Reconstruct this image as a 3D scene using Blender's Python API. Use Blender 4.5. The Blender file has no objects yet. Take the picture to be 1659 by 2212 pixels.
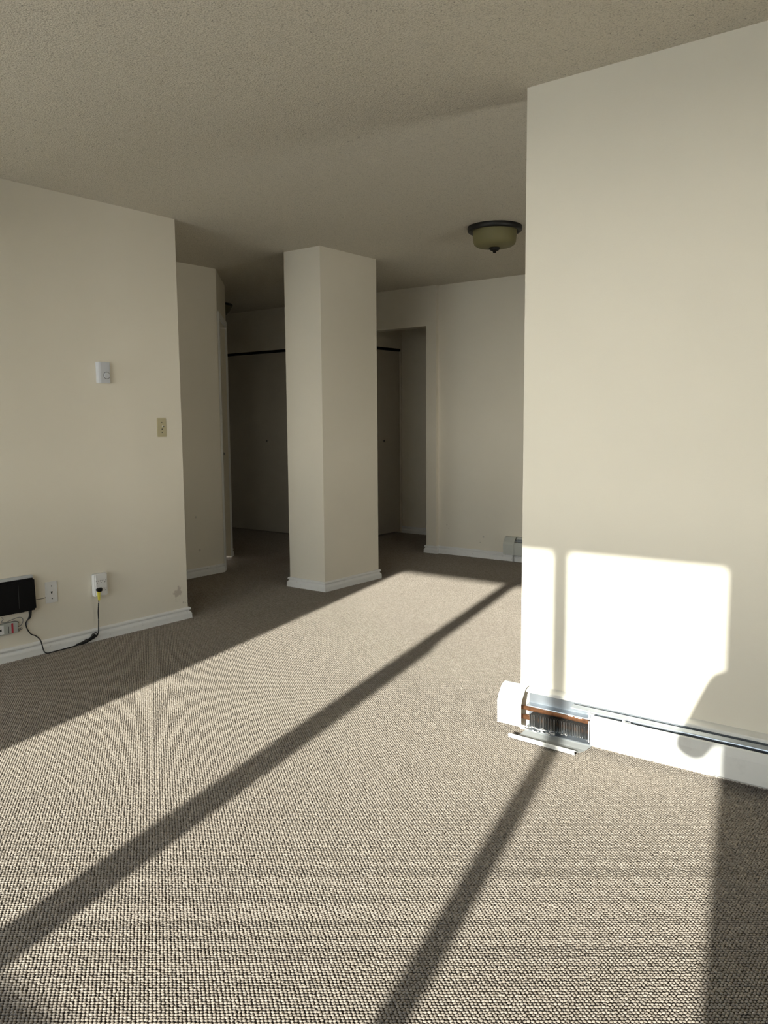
import bpy, bmesh, math, random
from math import pi, sin, cos, tan, radians, sqrt, atan2
from mathutils import Vector, Matrix, Euler

random.seed(7)
S = bpy.context.scene
C = S.collection

# ------------------------------------------------------------------ camera
F_PX = 1771.37; YAW, PITCH, ROLL, CAM_H = radians(37.547), radians(6.3135), radians(-0.4236), 1.2257
Fv = Vector((-sin(YAW)*cos(PITCH), cos(YAW)*cos(PITCH), -sin(PITCH)))
Rv = Vector((cos(YAW), sin(YAW), 0)); Uv = Rv.cross(Fv)
R2 = Rv*cos(ROLL)+Uv*sin(ROLL); U2 = -Rv*sin(ROLL)+Uv*cos(ROLL)
cam_d = bpy.data.cameras.new('camera'); cam = bpy.data.objects.new('camera', cam_d); C.objects.link(cam)
cam_d.sensor_fit = 'HORIZONTAL'; cam_d.sensor_width = 36; cam_d.lens = F_PX/1659*36
cam_d.clip_start = 0.02; cam_d.clip_end = 100
M = Matrix((R2, U2, -Fv)).transposed().to_4x4(); M.translation = Vector((0, 0, CAM_H))
cam.matrix_world = M
S.camera = cam

# ------------------------------------------------------------------ light
S.view_settings.view_transform = 'Standard'; S.view_settings.look = 'None'
S.view_settings.gamma = 1; S.view_settings.use_curve_mapping = False
S.view_settings.exposure = 0.08
SKY_STRENGTH = 18.0
SUN_DIR = Vector((-.246, 1, -.29)).normalized()
sun_d = bpy.data.lights.new('sun', 'SUN'); sun = bpy.data.objects.new('sun', sun_d); C.objects.link(sun)
sun_d.energy = 11.5; sun_d.angle = radians(0.56); sun_d.color = (1, .97, .92)
sun.rotation_euler = SUN_DIR.to_track_quat('-Z', 'Y').to_euler(); sun.location = (1.5, -7, 4)
W = bpy.data.worlds.new('sky'); S.world = W; W.use_nodes = True
wn = W.node_tree; wn.nodes.clear()
# hazy bright daylight sky: white near the horizon, pale blue above
tc = wn.nodes.new('ShaderNodeTexCoord'); sp = wn.nodes.new('ShaderNodeSeparateXYZ')
ramp = wn.nodes.new('ShaderNodeValToRGB')
er = ramp.color_ramp.elements
er[0].position = 0; er[0].color = (1, .96, .90, 1); er[1].position = .8; er[1].color = (.07, .10, .17, 1)
e_ = er.new(.10); e_.color = (.62, .61, .60, 1); e_ = er.new(.26); e_.color = (.15, .18, .23, 1)
bg = wn.nodes.new('ShaderNodeBackground'); bg.inputs['Strength'].default_value = SKY_STRENGTH
wo = wn.nodes.new('ShaderNodeOutputWorld')
wn.links.new(tc.outputs['Generated'], sp.inputs[0]); wn.links.new(sp.outputs[2], ramp.inputs[0])
wn.links.new(ramp.outputs[0], bg.inputs[0]); wn.links.new(bg.outputs[0], wo.inputs[0])
por_d = bpy.data.lights.new('window_portal', 'AREA'); por = bpy.data.objects.new('window_portal', por_d); C.objects.link(por)
por_d.shape = 'RECTANGLE'; por_d.size = 2.62; por_d.size_y = 1.5; por_d.cycles.is_portal = True
por.location = (-.9, -1.80, 1.325); por.rotation_euler = (radians(90), 0, 0)
po2_d = bpy.data.lights.new('window_portal', 'AREA'); po2 = bpy.data.objects.new('window_portal', po2_d); C.objects.link(po2)  # portal for the added dining window
po2_d.shape = 'RECTANGLE'; po2_d.size = 1.0; po2_d.size_y = .78; po2_d.cycles.is_portal = True
po2.location = (1.60, 3.45, 1.05); po2.rotation_euler = (0, radians(90), 0)
po3_d = bpy.data.lights.new('window_portal', 'AREA'); po3 = bpy.data.objects.new('window_portal', po3_d); C.objects.link(po3)  # portal for the added window with the blind
po3_d.shape = 'RECTANGLE'; po3_d.size = 1.42; po3_d.size_y = 2.0; po3_d.cycles.is_portal = True
po3.location = (-3.14, -1.80, 1.10); po3.rotation_euler = (radians(90), 0, 0)

# ------------------------------------------------------------------ materials
def mat(name, col, rough=.6, metal=0, spec=.5):
    m = bpy.data.materials.new(name); m.use_nodes = True
    b = m.node_tree.nodes['Principled BSDF']
    b.inputs['Base Color'].default_value = (*col, 1); b.inputs['Roughness'].default_value = rough
    b.inputs['Metallic'].default_value = metal; b.inputs['Specular IOR Level'].default_value = spec
    return m
class NT:
    def __init__(s, m): s.t = m.node_tree; s.b = s.t.nodes['Principled BSDF']
    def n(s, typ, **kw):
        n = s.t.nodes.new(typ)
        for k, v in kw.items():
            if k.startswith('i_'): n.inputs[k[2:].replace('_', ' ')].default_value = v
            else: setattr(n, k, v)
        return n
    def l(s, a, b): s.t.links.new(a, b)
    def math(s, op, a, b=None, c=None, clamp=False):
        n = s.t.nodes.new('ShaderNodeMath'); n.operation = op; n.use_clamp = clamp
        for i, v in enumerate((a, b, c)):
            if v is None: continue
            if isinstance(v, (int, float)): n.inputs[i].default_value = v
            else: s.l(v, n.inputs[i])
        return n.outputs[0]
    def geo(s): return s.t.nodes.new('ShaderNodeNewGeometry').outputs['Position']
    def noise(s, vec, scale, detail=2, rough=.5):
        n = s.n('ShaderNodeTexNoise'); n.inputs['Scale'].default_value = scale
        n.inputs['Detail'].default_value = detail; n.inputs['Roughness'].default_value = rough
        s.l(vec, n.inputs['Vector']); return n
    def mixc(s, fac, a, b):
        n = s.t.nodes.new('ShaderNodeMix'); n.data_type = 'RGBA'
        for i, v in ((0, fac), (6, a), (7, b)):
            if isinstance(v, (int, float)): n.inputs[i].default_value = v
            elif isinstance(v, tuple): n.inputs[i].default_value = (*v, 1)
            else: s.l(v, n.inputs[i])
        return n.outputs[2]
    def rng(s, v, a, b, c=0., d=1.):
        n = s.t.nodes.new('ShaderNodeMapRange'); n.inputs[1].default_value = a; n.inputs[2].default_value = b
        n.inputs[3].default_value = c; n.inputs[4].default_value = d; s.l(v, n.inputs[0]); return n.outputs[0]
    def bump(s, h, strength=.3, dist=.001):
        n = s.n('ShaderNodeBump'); n.inputs['Strength'].default_value = strength
        n.inputs['Distance'].default_value = dist; s.l(h, n.inputs['Height']); s.l(n.outputs[0], s.b.inputs['Normal'])

WALLC = (.83, .77, .65)
def wall_mat(name, col, stain=None, spots=()):
    m = mat(name, col, .62, spec=.25); t = NT(m); p = t.geo()
    big = t.noise(p, 1.6, 3); c = t.mixc(t.rng(big.outputs[0], .35, .7), tuple(v*.975 for v in col), tuple(min(1, v*1.015) for v in col))
    if stain:
        sp, r = stain
        d = t.n('ShaderNodeVectorMath', operation='DISTANCE'); d.inputs[1].default_value = sp; t.l(p, d.inputs[0])
        nz = t.noise(p, 38, 4, .7)
        v = t.math('ADD', t.math('DIVIDE', d.outputs['Value'], r), t.math('MULTIPLY', t.math('SUBTRACT', nz.outputs[0], .5), 3.2))
        k = t.rng(v, .75, .45); c = t.mixc(t.math('MULTIPLY', k, .55), c, (.42, .34, .27))
    for sp, r in spots:
        d = t.n('ShaderNodeVectorMath', operation='DISTANCE'); d.inputs[1].default_value = sp; t.l(p, d.inputs[0])
        c = t.mixc(t.math('MULTIPLY', t.rng(d.outputs['Value'], r, r*.4), .45), c, (.3, .27, .22))
    t.l(c, t.b.inputs['Base Color'])
    h = t.noise(p, 260, 2); h2 = t.noise(p, 22, 2)
    t.bump(t.math('ADD', h.outputs[0], t.math('MULTIPLY', h2.outputs[0], 2.0)), .18, .0012)
    return m
MW = wall_mat('cream_wall_paint', WALLC)
MWL = wall_mat('cream_wall_paint_scuffed', WALLC, ((-4.084, 3.2, .17), .05),
               [((-4.084, 3.24, .105), .009), ((-4.084, 3.255, .10), .006)])
MWB = wall_mat('cream_wall_paint_spotted', WALLC, None, [((-3.73, 6.31, .189), .012), ((-3.764, 6.31, .136), .008),
               ((-4.12, 6.31, .27), .008), ((-4.10, 6.31, .24), .007)])
MWA = wall_mat('cream_wall_paint_dark_marks', WALLC, None, [((-5.131, 4.25, .21), .014), ((-5.131, 4.22, .48), .012)])  # two small dark marks in the wall colour
MTR = wall_mat('white_trim_paint', (.86, .85, .82))
t = NT(MTR); p = t.geo(); nz = t.noise(p, 45, 5, .7)
old = t.b.inputs['Base Color'].links[0].from_socket
t.l(t.mixc(t.rng(nz.outputs[0], .60, .74, 0, .5), old, (.42, .39, .35)), t.b.inputs['Base Color'])

MC = mat('popcorn_ceiling', (.66, .63, .55), .9, spec=.1); t = NT(MC); p = t.geo()
v = t.n('ShaderNodeTexVoronoi'); v.inputs['Scale'].default_value = 130; t.l(p, v.inputs['Vector'])
nz = t.noise(p, 210, 3, .65); nb = t.noise(p, 35, 2)
hh = t.math('ADD', t.math('MULTIPLY', t.math('SUBTRACT', 1, v.outputs['Distance']), .6), nz.outputs[0])
c = t.mixc(t.rng(nz.outputs[0], .36, .5), (.60, .55, .45), (.80, .74, .62))
c = t.mixc(t.rng(t.noise(p, 90, 1).outputs[0], .30, .22, 0, .6), c, (.25, .22, .17))
t.l(c, t.b.inputs['Base Color']); t.bump(t.math('ADD', hh, t.math('MULTIPLY', nb.outputs[0], .8)), .9, .005)

# looped carpet: loops set in a diagonal lattice
MF = mat('looped_carpet', (.4, .35, .3), 1.0, spec=.05); t = NT(MF); p = t.geo()
LA, LB = .0071, .0053
nw = t.noise(p, 70, 2); w2 = t.n('ShaderNodeVectorMath', operation='MULTIPLY_ADD')
off = t.n('ShaderNodeVectorMath', operation='SUBTRACT'); off.inputs[1].default_value = (.5, .5, .5); t.l(nw.outputs['Color'], off.inputs[0])
t.l(off.outputs[0], w2.inputs[0]); w2.inputs[1].default_value = (.008, .008, 0); t.l(p, w2.inputs[2])
sx = t.n('ShaderNodeSeparateXYZ'); t.l(w2.outputs[0], sx.inputs[0])
u = t.math('DIVIDE', sx.outputs[0], 2*LA); w_ = t.math('DIVIDE', sx.outputs[1], 2*LB)
s_ = t.math('ADD', u, w_); r_ = t.math('SUBTRACT', w_, u)
cid = t.n('ShaderNodeCombineXYZ'); t.l(t.math('FLOOR', s_), cid.inputs[0]); t.l(t.math('FLOOR', r_), cid.inputs[1])
wh = t.n('ShaderNodeTexWhiteNoise'); t.l(cid.outputs[0], wh.inputs['Vector'])
fib = t.noise(p, 900, 2, .6)
yarn = t.mixc(wh.outputs['Value'], (.28, .242, .198), (.405, .355, .298))
yarn = t.mixc(t.rng(fib.outputs[0], .35, .65, 0, .35), yarn, (.19, .155, .125))
wear = t.noise(p, 1.3, 4, .6); yarn = t.mixc(t.rng(wear.outputs[0], .45, .75, 0, .22), yarn, (.19, .155, .13))
sz = t.n('ShaderNodeSeparateXYZ'); t.l(p, sz.inputs[0])
col = t.mixc(t.rng(sz.outputs[2], -.004, -.0028), (.09, .074, .06), yarn)      # dark backing; shade at the loop feet put into the colour too
t.l(col, t.b.inputs['Base Color'])
t.bump(fib.outputs[0], .5, .0008)

MHW = mat('white_enamel', (.78, .77, .74), .45)
t = NT(MHW); p = t.geo(); t.l(t.mixc(t.rng(t.noise(p, 14, 4, .7).outputs[0], .5, .75, 0, .35), (.78, .77, .73), (.60, .58, .54)), t.b.inputs['Base Color'])
MHG = mat('shade_tinted_enamel', (.60, .61, .56), .4)  # back heater enamel with its shade put into the colour
MGV = mat('galvanised_steel', (.42, .46, .50), .38, .75); t = NT(MGV); p = t.geo()
t.l(t.mixc(t.noise(p, 30, 3).outputs[0], (.36, .40, .44), (.52, .56, .60)), t.b.inputs['Base Color'])
MFIN = mat('aluminium_fins', (.36, .36, .35), .35, .85)
MCU = mat('copper_pipe', (.72, .33, .16), .36, .85); t = NT(MCU); p = t.geo()
t.l(t.mixc(t.rng(t.noise(p, 60, 3).outputs[0], .5, .7), (.74, .35, .18), (.42, .20, .12)), t.b.inputs['Base Color'])
MBLK = mat('black_plastic', (.004, .004, .005), .5, spec=.2)
MCORD = mat('black_rubber', (.012, .012, .012), .5)
MGREY = mat('grey_plastic', (.55, .56, .56), .45)
MWP = mat('white_plastic', (.80, .79, .77), .35)
MTH = mat('pale_grey_plastic', (.60, .61, .64), .4)
MIV = mat('ivory_plastic', (.52, .46, .29), .4)
MDK = mat('dark_slot', (.02, .02, .02), .6)
MYEL = mat('yellow_label', (.78, .70, .12), .5)
MRED = mat('red_label', (.45, .03, .05), .5)
MTAN = mat('greenish_grey_plastic', (.45, .46, .42), .5)
MBRZ = mat('dark_bronze', (.007, .006, .005), .5, .1)
MAMB = mat('amber_frosted_glass', (.20, .175, .08), .6, spec=.35)
MSCR = mat('screw_metal', (.35, .34, .32), .4, .7)
MCD = mat('closet_door_paint', (.60, .55, .46), .5)
MDUST = mat('grey_lint', (.62, .60, .57), .95)
MCRUMB = mat('dark_crumb', (.05, .035, .03), .8)
MFRAME = mat('window_frame_vinyl', (.75, .75, .73), .4)
MEXT = mat('balcony_concrete', (.48, .47, .44), .85)
MGL = bpy.data.materials.new('window_glass'); MGL.use_nodes = True
g = MGL.node_tree; g.nodes.clear()
tr = g.nodes.new('ShaderNodeBsdfTransparent'); tr.inputs[0].default_value = (.95, .97, .96, 1)
gl = g.nodes.new('ShaderNodeBsdfGlossy'); gl.inputs['Roughness'].default_value = .02
mx = g.nodes.new('ShaderNodeMixShader'); mx.inputs[0].default_value = .05
go = g.nodes.new('ShaderNodeOutputMaterial')
g.links.new(tr.outputs[0], mx.inputs[1]); g.links.new(gl.outputs[0], mx.inputs[2]); g.links.new(mx.outputs[0], go.inputs[0])
MSHEER = bpy.data.materials.new('added_sheer_fabric'); MSHEER.use_nodes = True  # translucent cloth of the added blind
g = MSHEER.node_tree; g.nodes.clear()
d_ = g.nodes.new('ShaderNodeBsdfDiffuse'); d_.inputs[0].default_value = (.85, .84, .80, 1)
tl = g.nodes.new('ShaderNodeBsdfTranslucent'); tl.inputs[0].default_value = (.93, .92, .88, 1)
mx = g.nodes.new('ShaderNodeMixShader'); mx.inputs[0].default_value = .93; go = g.nodes.new('ShaderNodeOutputMaterial')
g.links.new(d_.outputs[0], mx.inputs[1]); g.links.new(tl.outputs[0], mx.inputs[2]); g.links.new(mx.outputs[0], go.inputs[0])
MSKIN = mat('skin', (.55, .36, .27), .55); MSHIRT = mat('dark_sweater', (.05, .06, .09), .9); MTROU = mat('dark_trousers', (.03, .03, .04), .9)
MHAIR = mat('brown_hair', (.05, .03, .02), .7); MPH = mat('phone_shell', (.03, .03, .035), .25)

# ------------------------------------------------------------------ helpers
def link(name, bm, m, parent=None, smooth=False, bevel=0):
    if bevel:
        bmesh.ops.bevel(bm, geom=bm.edges[:], offset=bevel, segments=2, affect='EDGES', clamp_overlap=True)
    bmesh.ops.recalc_face_normals(bm, faces=bm.faces[:])
    me = bpy.data.meshes.new(name); bm.to_mesh(me); bm.free()
    me.materials.append(m)
    if smooth:
        for f in me.polygons: f.use_smooth = True
    o = bpy.data.objects.new(name, me); C.objects.link(o)
    if parent is not None:
        o.parent = parent; o.matrix_parent_inverse = Matrix.Identity(4)
        # parts are modelled in world space; bring them into the parent's frame
        me.transform(parent_world(parent).inverted())
    return o
WORLD = {}
def parent_world(o):
    m = Matrix.Identity(4)
    while o is not None:
        m = (Matrix.Translation(o.location) @ o.rotation_euler.to_matrix().to_4x4()) @ m; o = o.parent
    return m
def tag(o, label, cat=None, group=None, kind=None):
    o['label'] = label
    if cat: o['category'] = cat
    if group: o['group'] = group
    if kind: o['kind'] = kind
    return o
def thing(name, label, cat, loc, rotz=0, group=None, kind=None):
    o = bpy.data.objects.new(name, None); C.objects.link(o); o.empty_display_size = .05
    o.location = loc; o.rotation_euler = (0, 0, rotz)
    return tag(o, label, cat, group, kind)
def box(bm, lo, hi):
    vs = [bm.verts.new((x, y, z)) for x in (lo[0], hi[0]) for y in (lo[1], hi[1]) for z in (lo[2], hi[2])]
    for f in ((0, 1, 3, 2), (4, 6, 7, 5), (0, 4, 5, 1), (2, 3, 7, 6), (0, 2, 6, 4), (1, 5, 7, 3)):
        bm.faces.new([vs[i] for i in f])
def bx(*boxes):
    bm = bmesh.new()
    for lo, hi in boxes: box(bm, lo, hi)
    return bm
def prism(pts, d, bm=None):     # pts: polygon in 3D, extruded by vector d
    bm = bm or bmesh.new()
    a = [bm.verts.new(q) for q in pts]; b = [bm.verts.new(Vector(q)+Vector(d)) for q in pts]
    bm.faces.new(a); bm.faces.new(b[::-1]); n = len(pts)
    for i in range(n): bm.faces.new((a[i], b[i], b[(i+1) % n], a[(i+1) % n]))
    return bm
def sheet(prof, x0, x1, th, bm=None):   # profile of (y,z) points -> thin bent sheet running along x
    n = len(prof); out = []
    for i in range(n):
        a = Vector(prof[max(0, i-1)]); b = Vector(prof[min(n-1, i+1)]); tt = (b-a).normalized()
        out.append((prof[i][0]-tt.y*th, prof[i][1]+tt.x*th))
    poly = [(x0, y, z) for y, z in prof] + [(x0, y, z) for y, z in out[::-1]]
    bm = bm or bmesh.new(); m = len(poly)
    a = [bm.verts.new(q) for q in poly]; b = [bm.verts.new((x1, q[1], q[2])) for q in poly]
    for i in range(m): bm.faces.new((a[i], b[i], b[(i+1) % m], a[(i+1) % m]))
    for i in range(n-1):
        bm.faces.new((a[i], a[i+1], a[m-2-i], a[m-1-i])); bm.faces.new((b[i], b[m-1-i], b[m-2-i], b[i+1]))
    return bm
def smooth_path(pts, n=8):
    P = [Vector(q) for q in pts]; P = [P[0]*2-P[1]]+P+[P[-1]*2-P[-2]]; out = []
    for i in range(1, len(P)-2):
        for k in range(n):
            s = k/n
            out.append(.5*((2*P[i])+(-P[i-1]+P[i+1])*s+(2*P[i-1]-5*P[i]+4*P[i+1]-P[i+2])*s*s+(-P[i-1]+3*P[i]-3*P[i+1]+P[i+2])*s**3))
    out.append(P[-2]); return out
def tube(pts, r, seg=8, bm=None, smooth=True, n=8, rs=None):
    bm = bm or bmesh.new(); P = smooth_path(pts, n) if smooth else [Vector(q) for q in pts]
    up = Vector((0.013, .021, 1)); rings = []
    for i, q in enumerate(P):
        tt = (P[min(i+1, len(P)-1)]-P[max(i-1, 0)]).normalized()
        a = tt.cross(up)
        if a.length < .1: a = tt.cross(Vector((1, 0, 0)))
        a.normalize(); b = tt.cross(a).normalized()
        rr = r if rs is None else rs[0]+(rs[1]-rs[0])*i/(len(P)-1)
        rings.append([bm.verts.new(q+a*rr*cos(2*pi*k/seg)+b*rr*sin(2*pi*k/seg)) for k in range(seg)])
    for i in range(len(rings)-1):
        for k in range(seg): bm.faces.new((rings[i][k], rings[i][(k+1) % seg], rings[i+1][(k+1) % seg], rings[i+1][k]))
    bm.faces.new(rings[0][::-1]); bm.faces.new(rings[-1]); return bm
def lathe(prof, cx, cy, cz, seg=40, axis='z', bm=None):   # prof (r,h)
    bm = bm or bmesh.new(); rings = []
    for r, h in prof:
        if r < 1e-6:
            q = (cx, cy, cz+h) if axis == 'z' else ((cx+h, cy, cz) if axis == 'x' else (cx, cy+h, cz)); rings.append([bm.verts.new(q)]); continue
        ring = []
        for k in range(seg):
            a = 2*pi*k/seg; c_, s2 = r*cos(a), r*sin(a)
            ring.append(bm.verts.new((cx+c_, cy+s2, cz+h) if axis == 'z' else ((cx+h, cy+c_, cz+s2) if axis == 'x' else (cx+c_, cy+h, cz+s2))))
        rings.append(ring)
    for A, B in zip(rings, rings[1:]):
        for k in range(seg):
            if len(A) == 1 and len(B) == 1: break
            if len(A) == 1: bm.faces.new((A[0], B[k], B[(k+1) % seg]))
            elif len(B) == 1: bm.faces.new((A[k], A[(k+1) % seg], B[0]))
            else: bm.faces.new((A[k], A[(k+1) % seg], B[(k+1) % seg], B[k]))
    return bm
def struct(name, bm, m, label, cat, **kw):
    return tag(link(name, bm, m, **kw), label, cat, kind='structure')

# ------------------------------------------------------------------ room shell
H = 2.44
XL, YL = -4.084, 3.272          # left wall and its far corner
X2, Y2 = -5.131, 4.50           # alcove wall and its far end
DX, DY = -5.70, 5.10            # far end of the diagonal wall
XP, YP, PW, PD = -3.912, 4.380, .348, .633   # pillar
XR, YR = -1.503, 2.839          # foreground wall
YB = 6.312                      # back wall
YWIN = -1.65; XE = 1.45         # window wall, right wall of the room
struct('floor', bx(((-8.0, -1.80, -.12), (XE+.15, 8.0, -.004))), MF, 'looped taupe carpet crossed by bands of sun and shadow', 'carpet')
struct('ceiling', bx(((-8.0, -1.80, H), (XE+.15, 8.0, H+.15))), MC, 'rough popcorn textured ceiling in cream grey', 'ceiling')
struct('wall_left', prism([(XL, YWIN, 0), (XL, YL, 0), (X2-.12, YL, 0), (X2-.12, YL-.12, 0), (XL-.12, YL-.12, 0), (XL-.12, YWIN, 0)], (0, 0, H)), MWL,
       'cream wall on the left carrying thermostat and outlets', 'wall')
struct('wall_alcove', prism([(X2, YL, 0), (X2, Y2, 0), (X2-.12, Y2+.05, 0), (X2-.12, YL, 0)], (0, 0, H)), MWA, 'shaded cream wall set back beyond the left wall corner', 'wall')
# diagonal wall with door
dv = Vector((DX-X2, DY-Y2, 0)); DL = dv.length; dv.normalize(); dn = Vector((dv.y, -dv.x, 0))  # dn faces the room
if dn.y > 0 and dn.x < 0: dn = -dn
def dpt(s, d, z): return Vector((X2, Y2, 0))+dv*s+dn*d+Vector((0, 0, z))
O0, O1, OZ = .075, .72, 2.06
def dbox(bm, s0, s1, d0, d1, z0, z1): return prism([dpt(s0, d0, z0), dpt(s1, d0, z0), dpt(s1, d1, z0), dpt(s0, d1, z0)], (0, 0, z1-z0), bm)
bm = bmesh.new(); dbox(bm, 0, O0, 0, -.11, 0, H); dbox(bm, O1, DL, 0, -.11, 0, H); dbox(bm, O0, O1, 0, -.11, OZ, H)
struct('wall_diagonal', bm, MW, 'narrow angled wall with a doorway left of the pillar', 'wall')
d3 = thing('door_3', 'white door in the angled wall seen nearly edge on', 'door', dpt(.4, -.06, 0), 0, kind='structure')
bm = bmesh.new(); dbox(bm, O0+.004, O1-.004, -.055, -.09, .012, OZ-.004); link('door_panel', bm, MTR, d3)
bm = bmesh.new(); dbox(bm, O0-.055, O0+.004, 0, .014, 0, OZ+.055); link('door_casing', bm, MTR, d3, bevel=.003)
bm = bmesh.new(); dbox(bm, O1-.004, O1+.055, 0, .014, 0, OZ+.055); link('door_casing', bm, MTR, d3, bevel=.003)
bm = bmesh.new(); dbox(bm, O0+.004, O1-.004, 0, .014, OZ, OZ+.055); link('door_casing', bm, MTR, d3, bevel=.003)
q = dpt(O1-.07, -.05, .95); link('door_knob', lathe([(0, -.03), (.02, -.026), (.026, -.01), (.02, .004), (.01, .01), (.01, .03), (0, .03)], q.x, q.y, q.z, 16, 'x'), MSCR, d3, smooth=True)
# hall beyond
YC, YE, XC = 6.42, 7.27, -5.33      # closet front, entry back wall, closet corner
struct('wall_hall', bx(((-7.9, DY-.11, 0), (DX-.02, DY, H)), ((-7.9, DY, 0), (-7.78, YC+.8, H))), MW, 'hidden side wall of the dark hall', 'wall')
CT = 2.0
struct('wall_closet', bx(((-7.78, YC, 0), (-7.48, YC+.10, H)), ((-7.48, YC, CT), (-5.53, YC+.10, H)), ((-5.53, YC, 0), (XC-.0, YC+.10, H)),
       ((XC-.10, YC+.10, CT), (XC, YE, H)), ((XC-.10, YC+.10, 0), (XC, YC+.14, CT)), ((XC-.10, YE-.02, 0), (XC, YE, CT)),
       ((-7.78, YE+.0, 0), (XC-.10, YE+.1, H))), MW, 'dark hall wall framing the closet doors behind the pillar', 'wall')
struct('wall_entry', bx(((XC-.10, YE, 0), (-3.9, YE+.10, H)), ((-4.0, YB+.14, 0), (-3.88, YE, H))), MW, 'dim entry wall seen through the opening right of the pillar', 'wall')
d1 = thing('door_1', 'plain flat closet doors in the dark hall left of the pillar', 'closet door', (-6.5, YC+.03, 0), kind='structure')
for x0, x1 in ((-7.47, -6.20), (-6.20, -5.54)):
    link('door_panel', bx(((x0+.002, YC+.018, .012), (x1-.002, YC+.048, CT-.028))), MCD, d1, bevel=.002)
link('track', bx(((-7.48, YC+.004, CT-.026), (-5.53, YC+.06, CT))), MBLK, d1)  # black fill: door track plus the shade of the gap above
link('dark_closet_back', bx(((-7.48, YC+.5, 0), (-5.53, YC+.52, CT))), MBLK, d1)  # unseen black sheet added so the closet inside stays dark
for x in (-6.563,): link('knob', lathe([(0, -.022), (.008, -.019), (.010, -.013), (.005, -.006), (.005, .0), (0, 0)], x, YC+.018, 1.017, 14, 'y'), MBRZ, d1, smooth=True)
d2 = thing('door_2', 'plain flat closet door seen right of the pillar', 'closet door', (XC-.03, 6.9, 0), kind='structure')
for y0, y1 in ((YC+.145, 6.80), (6.804, YE-.022)):
    link('door_panel', bx(((XC-.05, y0, .018), (XC-.016, y1, CT-.028))), MCD, d2, bevel=.002)
link('track', bx(((XC-.06, YC+.14, CT-.026), (XC-.003, YE-.02, CT))), MBLK, d2)  # same black fill for the track and shaded gap here
link('knob', lathe([(0, .022), (.008, .019), (.010, .013), (.005, .006), (.005, .0), (0, 0)], XC-.016, 6.95, 1.016, 14, 'x'), MBRZ, d2, smooth=True)
# back wall with the opening
XO, YF, OT = -4.325, 6.275, 2.085
struct('wall_back', bx(((XC, YF, OT), (XO, YF+.12, H)), ((XO, YF, 0), (-4.213, YF+.14, H)), ((-4.213, YB, 0), (XE, YB+.12, H))), MWB,
       'cream back wall with the entry opening and a shallow step', 'wall')
struct('wall_pillar', bx(((XP-PW, YP, 0), (XP, YP+PD, H))), MW, 'square cream pillar standing in the middle of the room', 'pillar')
struct('wall_foreground', bx(((XR, YR, 0), (XE, YR+.12, H))), MW, 'cream wall in the right foreground catching the window sunlight', 'wall')
RY0, RY1, RZ0, RZ1 = 3.06, 3.84, .55, 1.55
struct('wall_right', bx(((XE, -1.80, 0), (XE+.12, RY0, H)), ((XE, RY1, 0), (XE+.12, YB+.12, H)), ((XE, RY0, 0), (XE+.12, RY1, RZ0)), ((XE, RY0, RZ1), (XE+.12, RY1, H))), MW, 'cream side wall outside the frame on the right', 'wall')
# window wall
WX0, WX1, WZ1, WZ0 = -2.19, .385, 2.05, .725
VX0, VX1, VZ0 = -3.86, -2.42, .16
struct('wall_window', bx(((XL-.12, YWIN-.14, 0), (VX0, YWIN, H)), ((VX1, YWIN-.14, 0), (WX0-.045, YWIN, H)), ((VX0, YWIN-.14, 0), (VX1, YWIN, VZ0-.045)), ((VX0, YWIN-.14, WZ1+.045), (VX1, YWIN, H)), ((WX1+.045, YWIN-.14, 0), (XE, YWIN, H)), ((WX0-.045, YWIN-.14, WZ1+.045), (WX1+.045, YWIN, H)),
       ((WX0-.045, YWIN-.14, 0), (WX1+.045, YWIN, WZ0-.045))), MW, 'wall behind the camera holding the wide window', 'wall')
w1 = thing('window_1', 'wide three light window behind the camera', 'window', ((WX0+WX1)/2, YWIN, WZ0-.045), kind='structure')
fy0, fy1 = YWIN-.09, YWIN-.02
for lo, hi in (((WX0-.045, fy0, WZ0-.045), (WX0, fy1, WZ1+.045)), ((WX1, fy0, WZ0-.045), (WX1+.045, fy1, WZ1+.045)),
               ((WX0, fy0, WZ1), (WX1, fy1, WZ1+.045)), ((WX0, fy0, WZ0-.045), (WX1, fy1, WZ0))):
    link('window_frame', bx((lo, hi)), MFRAME, w1)
link('mullion', bx(((-1.245, fy0, WZ0), (-1.150, fy1, WZ1))), MFRAME, w1)
link('mullion', bx(((-.253, fy0+.01, WZ0), (-.188, fy1-.02, WZ1))), MFRAME, w1)
link('sash_stile', bx(((-1.150, fy0+.01, WZ0), (-1.120, fy1-.03, 1.55))), MFRAME, w1)
for a, b in ((WX0, -1.245), (-1.150, -.253), (-.188, WX1)):
    link('pane', bx(((a, fy0+.03, WZ0), (b, fy0+.034, WZ1))), MGL, w1)
w3 = thing('added_window_3', 'unseen window added behind the foreground wall to light the dining area', 'window', (XE+.06, (RY0+RY1)/2, RZ0), kind='structure')  # added window, brightens the pillar, alcove and far walls
for lo, hi in (((XE+.03, RY0, RZ0), (XE+.09, RY0+.045, RZ1)), ((XE+.03, RY1-.045, RZ0), (XE+.09, RY1, RZ1)), ((XE+.03, RY0+.045, RZ0), (XE+.09, RY1-.045, RZ0+.045)),
               ((XE+.03, RY0+.045, RZ1-.045), (XE+.09, RY1-.045, RZ1)), ((XE+.03, 3.43, RZ0+.045), (XE+.09, 3.47, RZ1-.045))):
    link('window_frame', bx((lo, hi)), MFRAME, w3)
link('pane', bx(((XE+.058, RY0+.045, RZ0+.045), (XE+.062, RY1-.045, RZ1-.045))), MGL, w3)
w2 = thing('added_window_2', 'unseen window added behind the camera for soft light through a sheer blind', 'window', ((VX0+VX1)/2, YWIN, VZ0-.045), kind='structure')  # added window, brightens the pillar face and left wall
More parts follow.
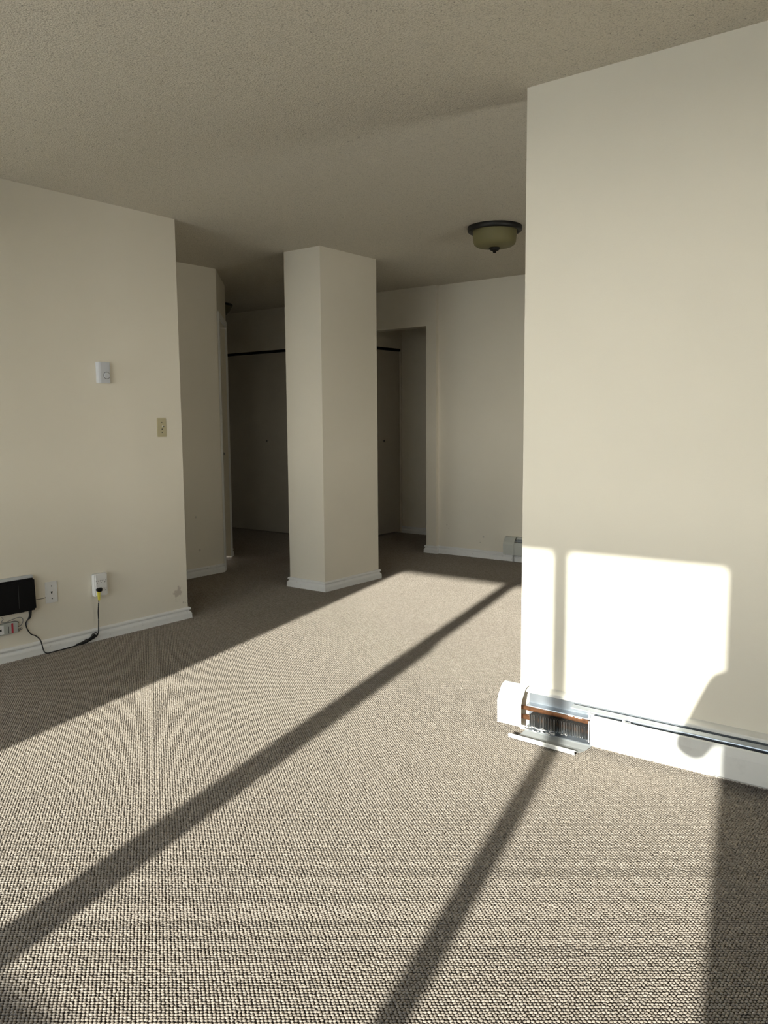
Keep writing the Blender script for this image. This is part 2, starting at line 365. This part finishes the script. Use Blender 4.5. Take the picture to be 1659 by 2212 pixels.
for lo, hi in (((VX0, fy0, VZ0-.045), (VX0+.045, fy1, WZ1+.045)), ((VX1-.045, fy0, VZ0-.045), (VX1, fy1, WZ1+.045)),
               ((VX0+.045, fy0, WZ1), (VX1-.045, fy1, WZ1+.045)), ((VX0+.045, fy0, VZ0-.045), (VX1-.045, fy1, VZ0))):
    link('window_frame', bx((lo, hi)), MFRAME, w2)
link('pane', bx(((VX0+.045, fy0+.03, VZ0), (VX1-.045, fy0+.034, WZ1))), MGL, w2)
bl = thing('added_window_blind', 'white sheer blind added over the second window to spread the sunlight', 'blind', ((VX0+VX1)/2, YWIN+.04, VZ0-.1))  # added diffuser, turns the sun into a broad soft source
bm = bmesh.new(); prev = None
for i in range(73):
    x = VX0-.04+(VX1-VX0+.08)*i/72; y = YWIN+.045+.012*sin(i*1.05)
    cur = (bm.verts.new((x, y, VZ0-.10)), bm.verts.new((x, y, WZ1+.09)))
    if prev: bm.faces.new((prev[0], cur[0], cur[1], prev[1]))
    prev = cur
link('fabric', bm, MSHEER, bl, smooth=True)
link('head_rail', bx(((VX0-.05, YWIN+.005, WZ1+.09), (VX1+.05, YWIN+.07, WZ1+.125))), MFRAME, bl)
struct('trim_sill', bx(((WX0-.06, YWIN-.02, WZ0-.07), (WX1+.06, YWIN+.03, WZ0-.045))), MTR, 'window sill board behind the camera', 'trim')
struct('trim_balcony', bx(((-6, -3.6, -.25), (5, -1.81, -.10))), MEXT, 'concrete balcony slab outside the window', 'balcony')
struct('trim_ground', bx(((-60, -80, -3.2), (60, -3.7, -3.0))), MEXT, 'ground outside below the balcony', 'ground')

# carpet pile: loops modelled as geometry, laid as instanced patches
NX_, NY_ = 20, 26
PXW, PYW = NX_*2*LA, NY_*2*LB
def pile_patch(k):
    rnd = random.Random(100+k); verts = []; faces = []; SEG = 7
    for i in range(NX_):
        for j in range(NY_):
            for h_ in (0, 1):
                cx = (i+.25+.5*h_)*2*LA+rnd.gauss(0, .00042); cy = (j+.25+.5*h_)*2*LB+rnd.gauss(0, .00042)
                hh = .0046*rnd.uniform(.78, 1.12); ra = .0050*rnd.uniform(.88, 1.06); rb = .0036*rnd.uniform(.88, 1.06)
                an = YAW+rnd.gauss(0, .28); ca, sa = cos(an), sin(an); n0 = len(verts); lx, ly = rnd.gauss(0, .0006), rnd.gauss(0, .0006)
                for lv, (rr, zz) in enumerate(((.92, 0), (1.0, .45), (.66, .86))):
                    for q in range(SEG):
                        tq = 2*pi*(q+.5*lv)/SEG; x, y = ra*rr*cos(tq), rb*rr*sin(tq)
                        verts.append((cx+x*ca-y*sa+lx*zz, cy+x*sa+y*ca+ly*zz, hh*zz))
                verts.append((cx+lx, cy+ly, hh)); tp = len(verts)-1
                for lv in (0, 1):
                    for q in range(SEG):
                        a0 = n0+lv*SEG+q; a1 = n0+lv*SEG+(q+1) % SEG
                        faces.append((a0, a1, a1+SEG, a0+SEG))
                for q in range(SEG): faces.append((n0+2*SEG+q, n0+2*SEG+(q+1) % SEG, tp))
    me = bpy.data.meshes.new('pile_patch'); me.from_pydata(verts, [], faces); me.materials.append(MF)
    for f in me.polygons: f.use_smooth = True
    return me
NPATCH = 5
pile_src = bpy.data.collections.new('pile_patches')        # source shapes only; not linked to the scene
for k in range(NPATCH):
    o = bpy.data.objects.new('pile_patch', pile_patch(k)); pile_src.objects.link(o)
pts = []
def in_poly(x, y): return True
ix0, iy0 = math.floor(-7.9/PXW), math.floor(-1.6/PYW)
for i in range(ix0, int(XE/PXW)+1):
    for j in range(iy0, int(7.4/PYW)+1):
        x, y = i*PXW, j*PYW; mx, my = x+PXW/2, y+PYW/2
        if mx > XE-.05 or my > 7.35: continue
        if mx < XL-.15 and my < YL-.15: continue
        if mx < X2-.2 and my < DY-.3: continue
        if my < .0 and mx < -2.5: continue
        pts.append((x, y, -.0042))
me = bpy.data.meshes.new('carpet_pile'); me.from_pydata(pts, [], [])
at = me.attributes.new('pick', 'INT', 'POINT')
rp = random.Random(5)
for d_ in at.data: d_.value = rp.randrange(NPATCH)
pile = bpy.data.objects.new('carpet_pile', me); C.objects.link(pile)
tag(pile, 'looped taupe carpet pile covering the whole floor', 'carpet', kind='stuff')
ng = bpy.data.node_groups.new('lay_pile', 'GeometryNodeTree')
ng.interface.new_socket('Geometry', in_out='INPUT', socket_type='NodeSocketGeometry')
ng.interface.new_socket('Geometry', in_out='OUTPUT', socket_type='NodeSocketGeometry')
gi = ng.nodes.new('NodeGroupInput'); gout = ng.nodes.new('NodeGroupOutput')
ci = ng.nodes.new('GeometryNodeCollectionInfo'); ci.inputs['Collection'].default_value = pile_src
ci.inputs['Separate Children'].default_value = True; ci.inputs['Reset Children'].default_value = True
iop = ng.nodes.new('GeometryNodeInstanceOnPoints'); iop.inputs['Pick Instance'].default_value = True
na = ng.nodes.new('GeometryNodeInputNamedAttribute'); na.data_type = 'INT'; na.inputs['Name'].default_value = 'pick'
ng.links.new(gi.outputs[0], iop.inputs['Points']); ng.links.new(ci.outputs[0], iop.inputs['Instance'])
ng.links.new(na.outputs['Attribute'], iop.inputs['Instance Index']); ng.links.new(iop.outputs[0], gout.inputs[0])
pm = pile.modifiers.new('lay_pile', 'NODES'); pm.node_group = ng

# baseboards: mitred colonial profile
BP = [(0, 0), (.019, 0), (.0175, .030), (.0155, .036), (.0075, .046), (.0065, .0505), (.0135, .054), (.0145, .061), (.012, .067), (.006, .0705), (0, .0705)]
def baseboard(name, path, label, flip=False, prof=BP):
    P = [Vector((x, y, 0)) for x, y in path]; nrm = []
    for i in range(len(P)-1):
        d = (P[i+1]-P[i]).normalized(); n = Vector((d.y, -d.x, 0)); nrm.append(-n if flip else n)
    bm = bmesh.new(); rings = []
    for i, q in enumerate(P):
        if i == 0: o = nrm[0]
        elif i == len(P)-1: o = nrm[-1]
        else:
            s = (nrm[i-1]+nrm[i]); o = s/(s.dot(nrm[i]))
        rings.append([bm.verts.new(q+o*d+Vector((0, 0, z))) for d, z in prof])
    m = len(prof)
    for A, B in zip(rings, rings[1:]):
        for k in range(m): bm.faces.new((A[k], A[(k+1) % m], B[(k+1) % m], B[k]))
    bm.faces.new(rings[0]); bm.faces.new(rings[-1][::-1])
    return struct(name, bm, MTR, label, 'baseboard')
baseboard('baseboard_left', [(XL, YWIN), (XL, YL), (X2, YL)], 'white moulded baseboard along the left wall under the outlets')
baseboard('baseboard_alcove', [(X2, YL), (X2, Y2-.004)], 'white moulded baseboard on the set back alcove wall')
e = dpt(DL, 0, 0); s0 = dpt(O1+.057, 0, 0)
baseboard('baseboard_diagonal', [(s0.x, s0.y), (e.x, e.y), (e.x-.6, e.y)], 'short baseboard piece at the far door jamb')
baseboard('baseboard_pillar', [(XP-PW, YP+PD), (XP-PW, YP), (XP, YP), (XP, YP+PD), (XP-PW, YP+PD)][0:5], 'scuffed white baseboard wrapping the foot of the pillar', flip=False)
baseboard('baseboard_entry', [(XC, YE), (-4.0, YE)], 'dim white baseboard at the end of the entry')
baseboard('baseboard_back', [(XO, YF+.12), (XO, YF), (-4.213, YF), (-4.213, YB), (XE, YB)], 'white baseboard along the back wall stepping round the opening')

# ------------------------------------------------------------------ baseboard heaters (run along X, wall plane y=yw, front toward -Y)
def heater(name, label, x0, x1, yw, zo, gap, mpaint, mcap, blade_x, joint=None):
    Y = lambda d: yw-d
    Hh = thing(name, label, 'heater', (x0, yw, zo))
    cap = .105
    def Pf(pr): return [(Y(d), z+zo) for d, z in pr]
    # end cap: hollow wrap with closed left side
    prof = [(0, .184), (.020, .190), (.044, .184), (.074, .146), (.081, .126), (.078, .040)]
    bm = sheet(Pf(prof), x0, x0+cap, -.0016)
    side = [(x0, Y(d), z+zo) for d, z in [(0, .04)]+[(0, .184)]+prof[1:]]
    prism(side, (.0016, 0, 0), bm)
    link('end_cap', bm, mcap, Hh)
    xb = x0+cap-.004
    # galvanised back plate and top hood
    link('back_plate', bx(((xb, Y(.006), .03+zo), (x1, Y(.002), .184+zo))), MGV, Hh)
    link('element_tray', sheet(Pf([(.006, .120), (.030, .115), (.031, .112)]), xb, x1, .0012), MGV, Hh)
    xs = [x0+cap-.001]+([joint] if joint else [])+[x1]
    for a, b in zip(xs, xs[1:]):
        link('top_hood', sheet(Pf([(0, .189), (.004, .1885), (.034, .181), (.036, .178), (.036, .170), (.033, .168)]), a+.0006, b-.0006, .0014), mpaint, Hh)
    # damper blade
    link('damper_blade', sheet(Pf([(.040, .163), (.054, .1555), (.058, .1555), (.059, .152)]), blade_x, x1, .0012), MGV, Hh)
    # front panel
    xf = gap[1] if gap else x0+cap-.012
    link('front_panel', sheet(Pf([(.060, .1425), (.066, .144), (.069, .141), (.072, .112), (.0715, .036), (.066, .031), (.050, .029)]), xf, x1, -.0014), mpaint, Hh)
    link('slot_rail', sheet(Pf([(.046, .134), (.060, .1405), (.0615, .138)]), xf+.004, x1, .0012), MGV, Hh)
    # pipes, fins
    if gap:
        link('supply_pipe', tube([(xb-.04, Y(.034), .104+zo), (x1, Y(.034), .104+zo)], .0085, 14, smooth=False), MCU, Hh, smooth=True)
        link('return_pipe', tube([(xb-.04, Y(.036), .068+zo), (x1, Y(.036), .068+zo)], .0095, 14, smooth=False), MCU, Hh, smooth=True)
        bm = bmesh.new(); x = xb+.032; k = 0
        while x < gap[1]+.25:
            j = random.uniform(-.0006, .0006); lean = random.uniform(-.0012, .0012)
            pts = [(x+j, Y(.011), .046+zo), (x+j+lean, Y(.062), .044+zo), (x+j+lean, Y(.062), .093+zo), (x+j, Y(.011), .094+zo)]
            prism(pts, (.0009, 0, 0), bm); x += .0066; k += 1
        f = link('heating_fins', bm, MFIN, Hh); f['kind'] = 'stuff'
        # dust and lint clumps on the fins and pipe
        bm = bmesh.new()
        for i in range(46):
            cx = random.choice((random.uniform(xb+.01, xb+.12), random.uniform(xb+.01, gap[1]-.01))); cy = Y(random.uniform(.050, .066)); cz = zo+random.uniform(.028, .045)
            if i > 38: cx = random.uniform(gap[1]-.11, gap[1]-.03); cz = zo+.1125; cy = Y(.036)
            r = random.uniform(.002, .0055)
            bmesh.ops.create_icosphere(bm, subdivisions=1, radius=r, matrix=Matrix.Translation((cx, cy, cz)) @ Matrix.Diagonal((random.uniform(1, 2.6), 1, .6, 1)))
        f = link('lint', bm, MDUST, Hh); f['kind'] = 'stuff'
        link('bottom_lip', sheet(Pf([(.004, .032), (.050, .026), (.052, .024)]), xb, gap[1], .0012), MGV, Hh)
        link('support_bracket', bx(((gap[1]-.012, Y(.060), .036+zo), (gap[1]-.009, Y(.058), .160+zo)), ((gap[1]-.012, Y(.060), .118+zo), (gap[1]-.009, Y(.008), .124+zo)), ((gap[1]-.020, Y(.056), .142+zo), (gap[1]+.006, Y(.040), .146+zo))), MWP, Hh)
        link('slot_clip', bx(((-1.062, Y(.058), .139+zo), (-1.058, Y(.034), .154+zo)), ((-1.062, Y(.058), .138+zo), (-1.035, Y(.044), .142+zo))), MWP, Hh)
        link('rail_screw', lathe([(0, .003), (.004, .002), (.0045, 0), (0, 0)], -.665, Y(.048), .132+zo, 10), MDK, Hh)
    return Hh
heater('baseboard_heater', 'white baseboard heater under sunlit wall with copper pipe and fins exposed', -1.562, XE-.01, YR, 0, (-1.457, -1.177), MHW, MHW, -1.262, -1.165)
h2 = heater('baseboard_heater', 'baseboard heater at the back wall, its shade painted grey green, beside the foreground wall edge', -3.485, XE-.3, YB, .030, None, MHG, MHG, -3.385)
link('riser_pipe', tube([(-3.405, YB-.045, .0), (-3.405, YB-.045, .062)], .005, 8, smooth=False), MSCR, h2)

# loose access cover lying in front of the open heater section
ac = thing('access_cover', 'loose curved metal cover folded down on carpet before the open heater', 'cover', (-1.35, 2.76, 0), 0)
def warp(o, fn):
    for v_ in o.data.vertices: v_.co = fn(v_.co.copy())
prof = [(.0, .026), (.012, .020), (.035, .012), (.055, .010), (.066, .013), (.071, .018)]
bm = sheet([(2.800-d, z) for d, z in prof], -1.466, -1.190, .0014)
shell = link('cover_sheet', bm, mat('bare_primed_metal', (.40, .41, .40), .45, .2), ac)
lip = link('rolled_edge', sheet([(2.728, .018), (2.722, .022), (2.718, .017), (2.720, .006)], -1.485, -1.190, .0016), MHW, ac)
for o in (shell, lip):     # skewed: the near edge slides left and the cover turns a little
    def fn(c_):
        c_ = c_+Vector((-1.335, 2.758, 0)); k = (2.800-c_.y)/.08
        c_.x -= .035*k*(1 if c_.x > -1.3 else .55); c_.y -= .012*(c_.x+1.46)/.28*k
        return c_-Vector((-1.35, 2.76, 0))
    warp(o, fn)

# ------------------------------------------------------------------ ceiling lights
def flush_light(name, label, x, y, r, drop):
    o = thing(name, label, 'ceiling light', (x, y, H))
    k = r/.17
    link('rim', lathe([(0, 0), (.170*k, 0), (.172*k, -.008*k), (.170*k, -.026*k), (.163*k, -.032*k), (.150*k, -.030*k), (.142*k, -.022*k), (0, -.022*k)], x, y, H, 56), MBRZ, o, smooth=True)
    link('glass_shade', lathe([(.139*k, -.022*k), (.137*k, -.060*k), (.134*k, -.092*k*drop), (.128*k, -.108*k*drop), (.112*k, -.119*k*drop), (.07*k, -.127*k*drop), (0, -.130*k*drop)], x, y, H, 56), MAMB, o, smooth=True)
    link('finial', lathe([(0, -.125*k*drop), (.034*k, -.127*k*drop), (.036*k, -.134*k*drop), (.024*k, -.146*k*drop), (.012*k, -.151*k*drop), (.009*k, -.160*k*drop), (0, -.162*k*drop)], x, y, H, 20), MBRZ, o, smooth=True)
    return o
flush_light('ceiling_light', 'dark rimmed flush ceiling light with amber glass in the dining area', -2.690, 4.668, .170, 1.0)
lt = thing('ceiling_light', 'dark dome ceiling light half hidden behind the angled hall wall', 'ceiling light', (-6.62, 5.82, H))
link('rim', lathe([(0, 0), (.150, 0), (.155, -.012), (.150, -.024), (0, -.024)], -6.62, 5.82, H, 40), MBRZ, lt, smooth=True)
link('glass_shade', lathe([(.146, -.022), (.128, -.062), (.095, -.100), (.05, -.124), (0, -.132)], -6.62, 5.82, H, 40), mat('smoked_amber_glass', (.10, .08, .04), .4), lt, smooth=True)

# ------------------------------------------------------------------ fittings on the left wall (face +X)
def plate(name, m, parent, y0, y1, z0, z1, x0=XL, th=.005, bev=.0015): return link(name, bx(((x0, y0, z0), (x0+th, y1, z1))), m, parent, bevel=bev)
# thermostat
th_ = thing('thermostat', 'pale grey dial thermostat high on the left wall', 'thermostat', (XL, 2.735, 1.45))
bm = prism([(XL, 2.690, 1.450), (XL+.024, 2.693, 1.450), (XL+.028, 2.704, 1.450), (XL+.028, 2.762, 1.450), (XL+.02, 2.768, 1.450), (XL, 2.769, 1.450)], (0, 0, .115))
link('cover', bm, MTH, th_, bevel=.0015)
link('dial', lathe([(0, .006), (.0155, .006), (.017, .004), (.018, 0), (0, 0)], XL+.028, 2.741, 1.492, 32, 'x'), MTH, th_, smooth=False)
link('dial_ring', lathe([(.0180, 0), (.0215, 0), (.0215, .0015), (.0180, .0015)], XL+.028, 2.741, 1.492, 32, 'x'), mat('dial_ring_grey', (.28, .28, .29), .5), th_)
# switch plate
sw = thing('switch_plate', 'ivory wall switch plate near the left wall corner', 'switch', (XL, 3.121, 1.142))
plate('plate', MIV, sw, 3.0885, 3.1535, 1.1425, 1.2555)
for z in (1.228, 1.169): link('screw', lathe([(0, .002), (.003, .0015), (.0032, 0), (0, 0)], XL+.005, 3.121, z, 12, 'x'), MDK, sw)
link('button', lathe([(0, .004), (.004, .004), (.0045, 0), (0, 0)], XL+.005, 3.125, 1.206, 14, 'x'), MWP, sw)
for y, z in ((3.133, 1.203), (3.121, 1.188)): link('button', lathe([(0, .003), (.003, .003), (.0033, 0), (0, 0)], XL+.005, y, z, 12, 'x'), MDK, sw)
# phone jack plate
pj = thing('jack_plate', 'white phone jack plate between black box and outlet adapter', 'wall plate', (XL, 2.356, .262))
plate('plate', MWP, pj, 2.322, 2.391, .264, .380)
for z in (.355, .287): link('screw', lathe([(0, .002), (.003, .0015), (.0032, 0), (0, 0)], XL+.005, 2.358, z, 12, 'x'), MDK, pj)
link('jack_port', prism([(XL+.0045, 2.351, .326), (XL+.0045, 2.363, .326), (XL+.0045, 2.360, .314), (XL+.0045, 2.354, .314)], (.0012, 0, 0)), MDK, pj)
# six way outlet adapter
ta = thing('outlet_adapter', 'white six way outlet adapter plugged in above the baseboard', 'outlet adapter', (XL, 2.66, .245))
bm = prism([(XL, 2.602, .256), (XL+.024, 2.598, .256), (XL+.036, 2.604, .256), (XL+.036, 2.681, .256), (XL+.010, 2.694, .256), (XL, 2.696, .256)], (0, 0, .127))
link('body', bm, MWP, ta, bevel=.006)
fx = XL+.0362
for oy in (2.616, 2.640, 2.665):
    for oz in (.340, .293):
        b = bx(((fx-.001, oy-.0065, oz), (fx+.0006, oy-.0050, oz+.008)), ((fx-.001, oy+.0050, oz), (fx+.0006, oy+.0065, oz+.007)), ((fx-.001, oy-.002, oz-.009), (fx+.0006, oy+.002, oz-.005)))
        link('socket_slots', b, MDK, ta)
# modem box
XF = XL+.045
mb = thing('modem_box', 'black wall mounted box at the left edge above the wires', 'modem', (XL, 2.08, .24))
link('rear_shell', bx(((XL, 1.87, .247), (XL+.022, 2.250, .436))), MGREY, mb, bevel=.004)
bm = prism([(XL+.018, 1.865, .250), (XF, 1.865, .252), (XF-.006, 1.865, .418), (XL+.018, 1.865, .426)], (0, .384, 0))
link('front_cover', bm, MBLK, mb, bevel=.009)
link('rib', bx(((XF-.004, 2.150, .275), (XF-.0005, 2.153, .395))), mat('dark_grey_seam', (.02, .022, .022), .5), mb)
link('bottom_foot', bx(((XL+.005, 2.165, .246), (XL+.02, 2.19, .257))), mat('charcoal_plastic', (.05, .05, .055), .5), mb)
# thin cable from box to jack plate
tag(link('phone_cable', tube([(XL+.008, 2.24, .300), (XL+.008, 2.27, .2975), (XL+.006, 2.300, .2965), (XL+.004, 2.323, .2985)], .0016, 6), mat('taupe_cable', (.16, .15, .12), .5), smooth=True),
    'thin cable running from black box to the jack plate', 'cable')
# junction box with red label
jb = thing('junction_box', 'small grey wall box with a red stripe below the black box', 'junction box', (XL, 2.11, .143))
link('housing', bx(((XL, 2.040, .146), (XL+.018, 2.154, .203))), MTAN, jb, bevel=.002)
link('end_block', bx(((XL, 2.040, .150), (XL+.0195, 2.078, .200))), MWP, jb, bevel=.002)
link('port', bx(((XL+.019, 2.052, .168), (XL+.0202, 2.064, .180))), MDK, jb)
link('red_label', bx(((XL+.0175, 2.117, .149), (XL+.0187, 2.127, .199))), MRED, jb)
link('seam_strip', bx(((XL+.0175, 2.100, .150), (XL+.0185, 2.103, .186))), MDK, jb)
gc = mat('grey_cable', (.22, .22, .20), .5)
tag(link('looped_wire', tube([(XL+.006, 2.075, .238), (XL+.010, 2.080, .226), (XL+.012, 2.066, .214), (XL+.013, 2.09, .210), (XL+.012, 2.135, .219), (XL+.012, 2.165, .222), (XL+.012, 2.181, .214), (XL+.012, 2.183, .196), (XL+.010, 2.172, .178), (XL+.006, 2.156, .172)], .0017, 6), gc, smooth=True),
    'grey wire looping from black box round to the small wall box', 'wire')
tag(link('low_wire', tube([(XL+.010, 1.99, .200), (XL+.019, 2.07, .2065), (XL+.016, 2.13, .2085), (XL+.015, 2.152, .203), (XL+.010, 2.160, .196), (XL+.006, 2.156, .188)], .0018, 6), gc, smooth=True),
    'second grey wire lying over the top of the small wall box', 'wire')
cl = thing('cable_clip', 'small metal cable clip on wall right of the junction box', 'clip', (XL, 2.175, .15))
for y in (2.166, 2.178): link('ring', lathe([(.0035, 0), (.0062, 0), (.0062, .003), (.0035, .003)], XL, y, .154+(y-2.166)*.3, 12, 'x'), MSCR, cl)
c2 = thing('cable_clip', 'small clip holding the black power cord to the wall', 'clip', (XL, 2.205, .18))
link('hook', lathe([(.003, 0), (.006, 0), (.006, .006), (.003, .006)], XL, 2.210, .1785, 12, 'x'), MTH, c2)
# power cord
pc = thing('power_cord', 'black power cord hanging from box and trailing along baseboard to the adapter', 'cord', (XL+.03, 2.4, 0))
link('strain_relief', tube([(XL+.028, 2.218, .252), (XL+.022, 2.219, .222), (XL+.014, 2.216, .205)], .006, 10, rs=(.0085, .0055)), MCORD, pc, smooth=True)
link('cable', tube([(XL+.014, 2.216, .208), (XL+.008, 2.205, .190), (XL+.006, 2.202, .178), (XL+.006, 2.208, .150), (XL+.008, 2.225, .120), (XL+.013, 2.250, .104), (XL+.022, 2.268, .080),
    (XL+.026, 2.275, .050), (XL+.030, 2.280, .020), (XL+.038, 2.292, .005), (XL+.040, 2.33, .004), (XL+.034, 2.42, .004), (XL+.030, 2.48, .005), (XL+.028, 2.51, .008)], .0030, 8), MCORD, pc, smooth=True)
bm = bmesh.new()
for k in range(7):
    a = k/7*2*pi; oy, oz = .004*cos(a), .006*sin(a); ox = .004*sin(a*2)
    e2 = .018*random.uniform(.4, 1)
    tube([(XL+.030+ox, 2.487-e2, .008+oz*.5), (XL+.031+ox, 2.517, .012+oz), (XL+.031-ox, 2.552, .020+oz), (XL+.030, 2.580+e2*.4, .030+oz*1.3), (XL+.028, 2.588+e2*.4, .036+oz)], .0026, 7, bm)
tube([(XL+.029, 2.557, .024), (XL+.030, 2.570, .043), (XL+.029, 2.584, .050), (XL+.028, 2.600, .050), (XL+.028, 2.604, .040), (XL+.028, 2.588, .028), (XL+.029, 2.572, .024)], .0024, 7, bm)
tube([(XL+.033, 2.552, .018), (XL+.035, 2.572, .040), (XL+.034, 2.586, .046), (XL+.032, 2.592, .034), (XL+.032, 2.580, .024)], .0024, 7, bm)
link('coiled_bundle', bm, MCORD, pc, smooth=True)
link('tie_wrap', tube([(XL+.030, 2.527, .014), (XL+.030, 2.542, .018)], .0105, 10, smooth=False), MCORD, pc, smooth=True)
link('cable', tube([(XL+.030, 2.590, .026), (XL+.029, 2.604, .032), (XL+.028, 2.613, .050), (XL+.028, 2.616, .080), (XL+.030, 2.617, .120), (XL+.036, 2.613, .165), (XL+.045, 2.611, .205), (XL+.049, 2.612, .236)], .0030, 8), MCORD, pc, smooth=True)
link('plug', prism([(XL+.0365, 2.603, .285), (XL+.060, 2.603, .285), (XL+.060, 2.627, .285), (XL+.052, 2.638, .285), (XL+.0365, 2.640, .285)], (0, 0, .021)), MBLK, pc, bevel=.004)
bm = prism([(XL+.046, 2.605, .287), (XL+.046, 2.624, .287), (XL+.046, 2.620, .240), (XL+.046, 2.614, .230), (XL+.046, 2.608, .240)], (.006, 0, 0))
tg = link('yellow_tag', bm, MYEL, pc, bevel=.0008); tg['label'] = 'yellow label wrapped below the plug'

# small specks on the carpet
for nm, lb, (x, y), r in (('carpet_crumb', 'tiny dark crumb alone on the near carpet between the shadow bands', (-1.649, 1.514), .0035),
                          ('carpet_crumb', 'tiny dark crumb at the lower edge of the long shadow band', (-1.965, 2.195), .004),
                          ('carpet_crumb', 'tiny dark crumb on the carpet just right of the long shadow band', (-1.80, 2.38), .003)):
    bm = bmesh.new(); bmesh.ops.create_icosphere(bm, subdivisions=1, radius=r, matrix=Matrix.Translation((x, y, .0015)) @ Matrix.Diagonal((1.3, .9, .6, 1)))
    for v_ in bm.verts: v_.co += Vector((random.uniform(-1, 1), random.uniform(-1, 1), 0))*r*.25
    tag(link(nm, bm, MCRUMB), lb, 'crumb')

# ------------------------------------------------------------------ the photographer (behind the lens; her or his arm shades the wall)
def skin_body(name, joints, edges, m, parent, sub=2):
    me = bpy.data.meshes.new(name); me.from_pydata([j[0] for j in joints], edges, []); me.update()
    o = bpy.data.objects.new(name, me); C.objects.link(o)
    md = o.modifiers.new('skin', 'SKIN'); o.modifiers.new('sub', 'SUBSURF').levels = sub; o.modifiers['sub'].render_levels = sub
    md.use_smooth_shade = True
    for i, (_, r) in enumerate(joints):
        o.data.skin_vertices[0].data[i].radius = (r, r) if not isinstance(r, tuple) else r
        o.data.skin_vertices[0].data[i].use_root = (i == 0)
    o.data.materials.append(m)
    pw = parent_world(parent); o.parent = parent
    for v_ in o.data.vertices: v_.co = pw.inverted() @ v_.co
    return o
bc = Vector((.235, -.36, 0)); fw = Vector((-sin(YAW), cos(YAW), 0)); rt = Vector((cos(YAW), sin(YAW), 0))
def bp(r, f, z): return tuple(bc+rt*r+fw*f+Vector((0, 0, z)))
ph = thing('person', 'standing person in dark sweater holding a phone at chest height behind the camera', 'person', (bc.x, bc.y, 0))
elL = (-.108, -.15, .940)
J = [(bp(0, 0, .86), .135), (bp(0, 0, 1.03), .115), (bp(0, 0, 1.18), (.15, .11)), (bp(0, -.01, 1.30), (.12, .09)), (bp(0, 0, 1.38), .05), (bp(0, .02, 1.45), .065), (bp(0, .03, 1.53), .085), (bp(0, .02, 1.60), .06),
     (bp(-.15, -.01, 1.27), .062), (elL, .062), ((-.004, -.062, 1.222), .052),
     (bp(.16, -.01, 1.27), .055), (bp(.20, .12, 1.02), .043), (bp(.06, .30, 1.15), .028),
     (bp(-.09, 0, .76), .085), (bp(-.10, .01, .44), .055), (bp(-.10, 0, .10), .04), (bp(-.11, .12, .04), .035),
     (bp(.09, 0, .76), .085), (bp(.10, .01, .44), .055), (bp(.10, 0, .10), .04), (bp(.11, .12, .04), .035)]
Ed = [(0, 1), (1, 2), (2, 3), (3, 4), (4, 5), (5, 6), (6, 7), (3, 8), (8, 9), (9, 10), (3, 11), (11, 12), (12, 13), (0, 14), (14, 15), (15, 16), (16, 17), (0, 18), (18, 19), (19, 20), (20, 21)]
skin_body('body', J, Ed, MSHIRT, ph)
bm = bmesh.new(); bmesh.ops.create_uvsphere(bm, u_segments=20, v_segments=12, radius=.098, matrix=Matrix.Translation(bp(0, .0, 1.555)) @ Matrix.Diagonal((.95, 1.02, 1.12, 1)))
link('hair', bm, MHAIR, ph, smooth=True)
def hand(base, dirv, side):
    b = Vector(base); d = Vector(dirv).normalized(); jt = [(tuple(b), .026), (tuple(b+d*.045), (.030, .014))]; eg = [(0, 1)]
    for k in range(4):
        o_ = side*(k-1.5)*.019; L = (.058, .068, .064, .05)[k]; n = len(jt)
        q0 = b+d*.07+U2*o_; q1 = q0+d*L*.5; q2 = q1+d*L*.3-side*R2*.018
        jt += [(tuple(q0), .009), (tuple(q1), .008), (tuple(q2), .0075)]; eg += [(1, n), (n, n+1), (n+1, n+2)]
    n = len(jt); q0 = b+d*.03-U2*side*.03; jt += [(tuple(q0), .010), (tuple(q0+d*.03-Fv*.01), .009)]; eg += [(0, n), (n, n+1)]
    return jt, eg
base = Vector((0, 0, CAM_H))
pc_ = base-Fv*.022-U2*.038-R2*.004
for s, wr in ((-1, Vector((-.004, -.062, 1.222))), (1, Vector(bp(.06, .30, 1.15)))):
    tgt = pc_+R2*.04*s-Fv*.035
    jt, eg = hand(wr, (tgt-wr), s)
    # shorten so that the fingers end on the phone edge
    Lh = (tgt-wr).length; k = min(1, (Lh+.02)/.15)
    jt = [(tuple(wr+(Vector(q)-wr)*max(k, .55)), r) for q, r in jt]
    skin_body('hand', jt, eg, MSKIN, ph, 1)
pt = thing('phone', 'dark phone held upright in the photographer hands', 'phone', tuple(pc_))
pt.location = (0, 0, 0)
bm = bmesh.new()
vv = [pc_+R2*a*.037+U2*b_*.075-Fv*c_ for a in (-1, 1) for b_ in (-1, 1) for c_ in (0, .008)]
vs = [bm.verts.new(q) for q in vv]
for f in ((0, 1, 3, 2), (4, 6, 7, 5), (0, 4, 5, 1), (2, 3, 7, 6), (0, 2, 6, 4), (1, 5, 7, 3)): bm.faces.new([vs[i] for i in f])
link('shell', bm, MPH, pt, bevel=.003)

# let walls and baseboards reach down through the pile to the carpet backing
for o in list(C.objects):
    if o.type == 'MESH' and o.parent is None and o.name.split('_')[0] in ('wall', 'baseboard'):
        for v_ in o.data.vertices:
            if abs(v_.co.z) < 1e-6: v_.co.z = -.004
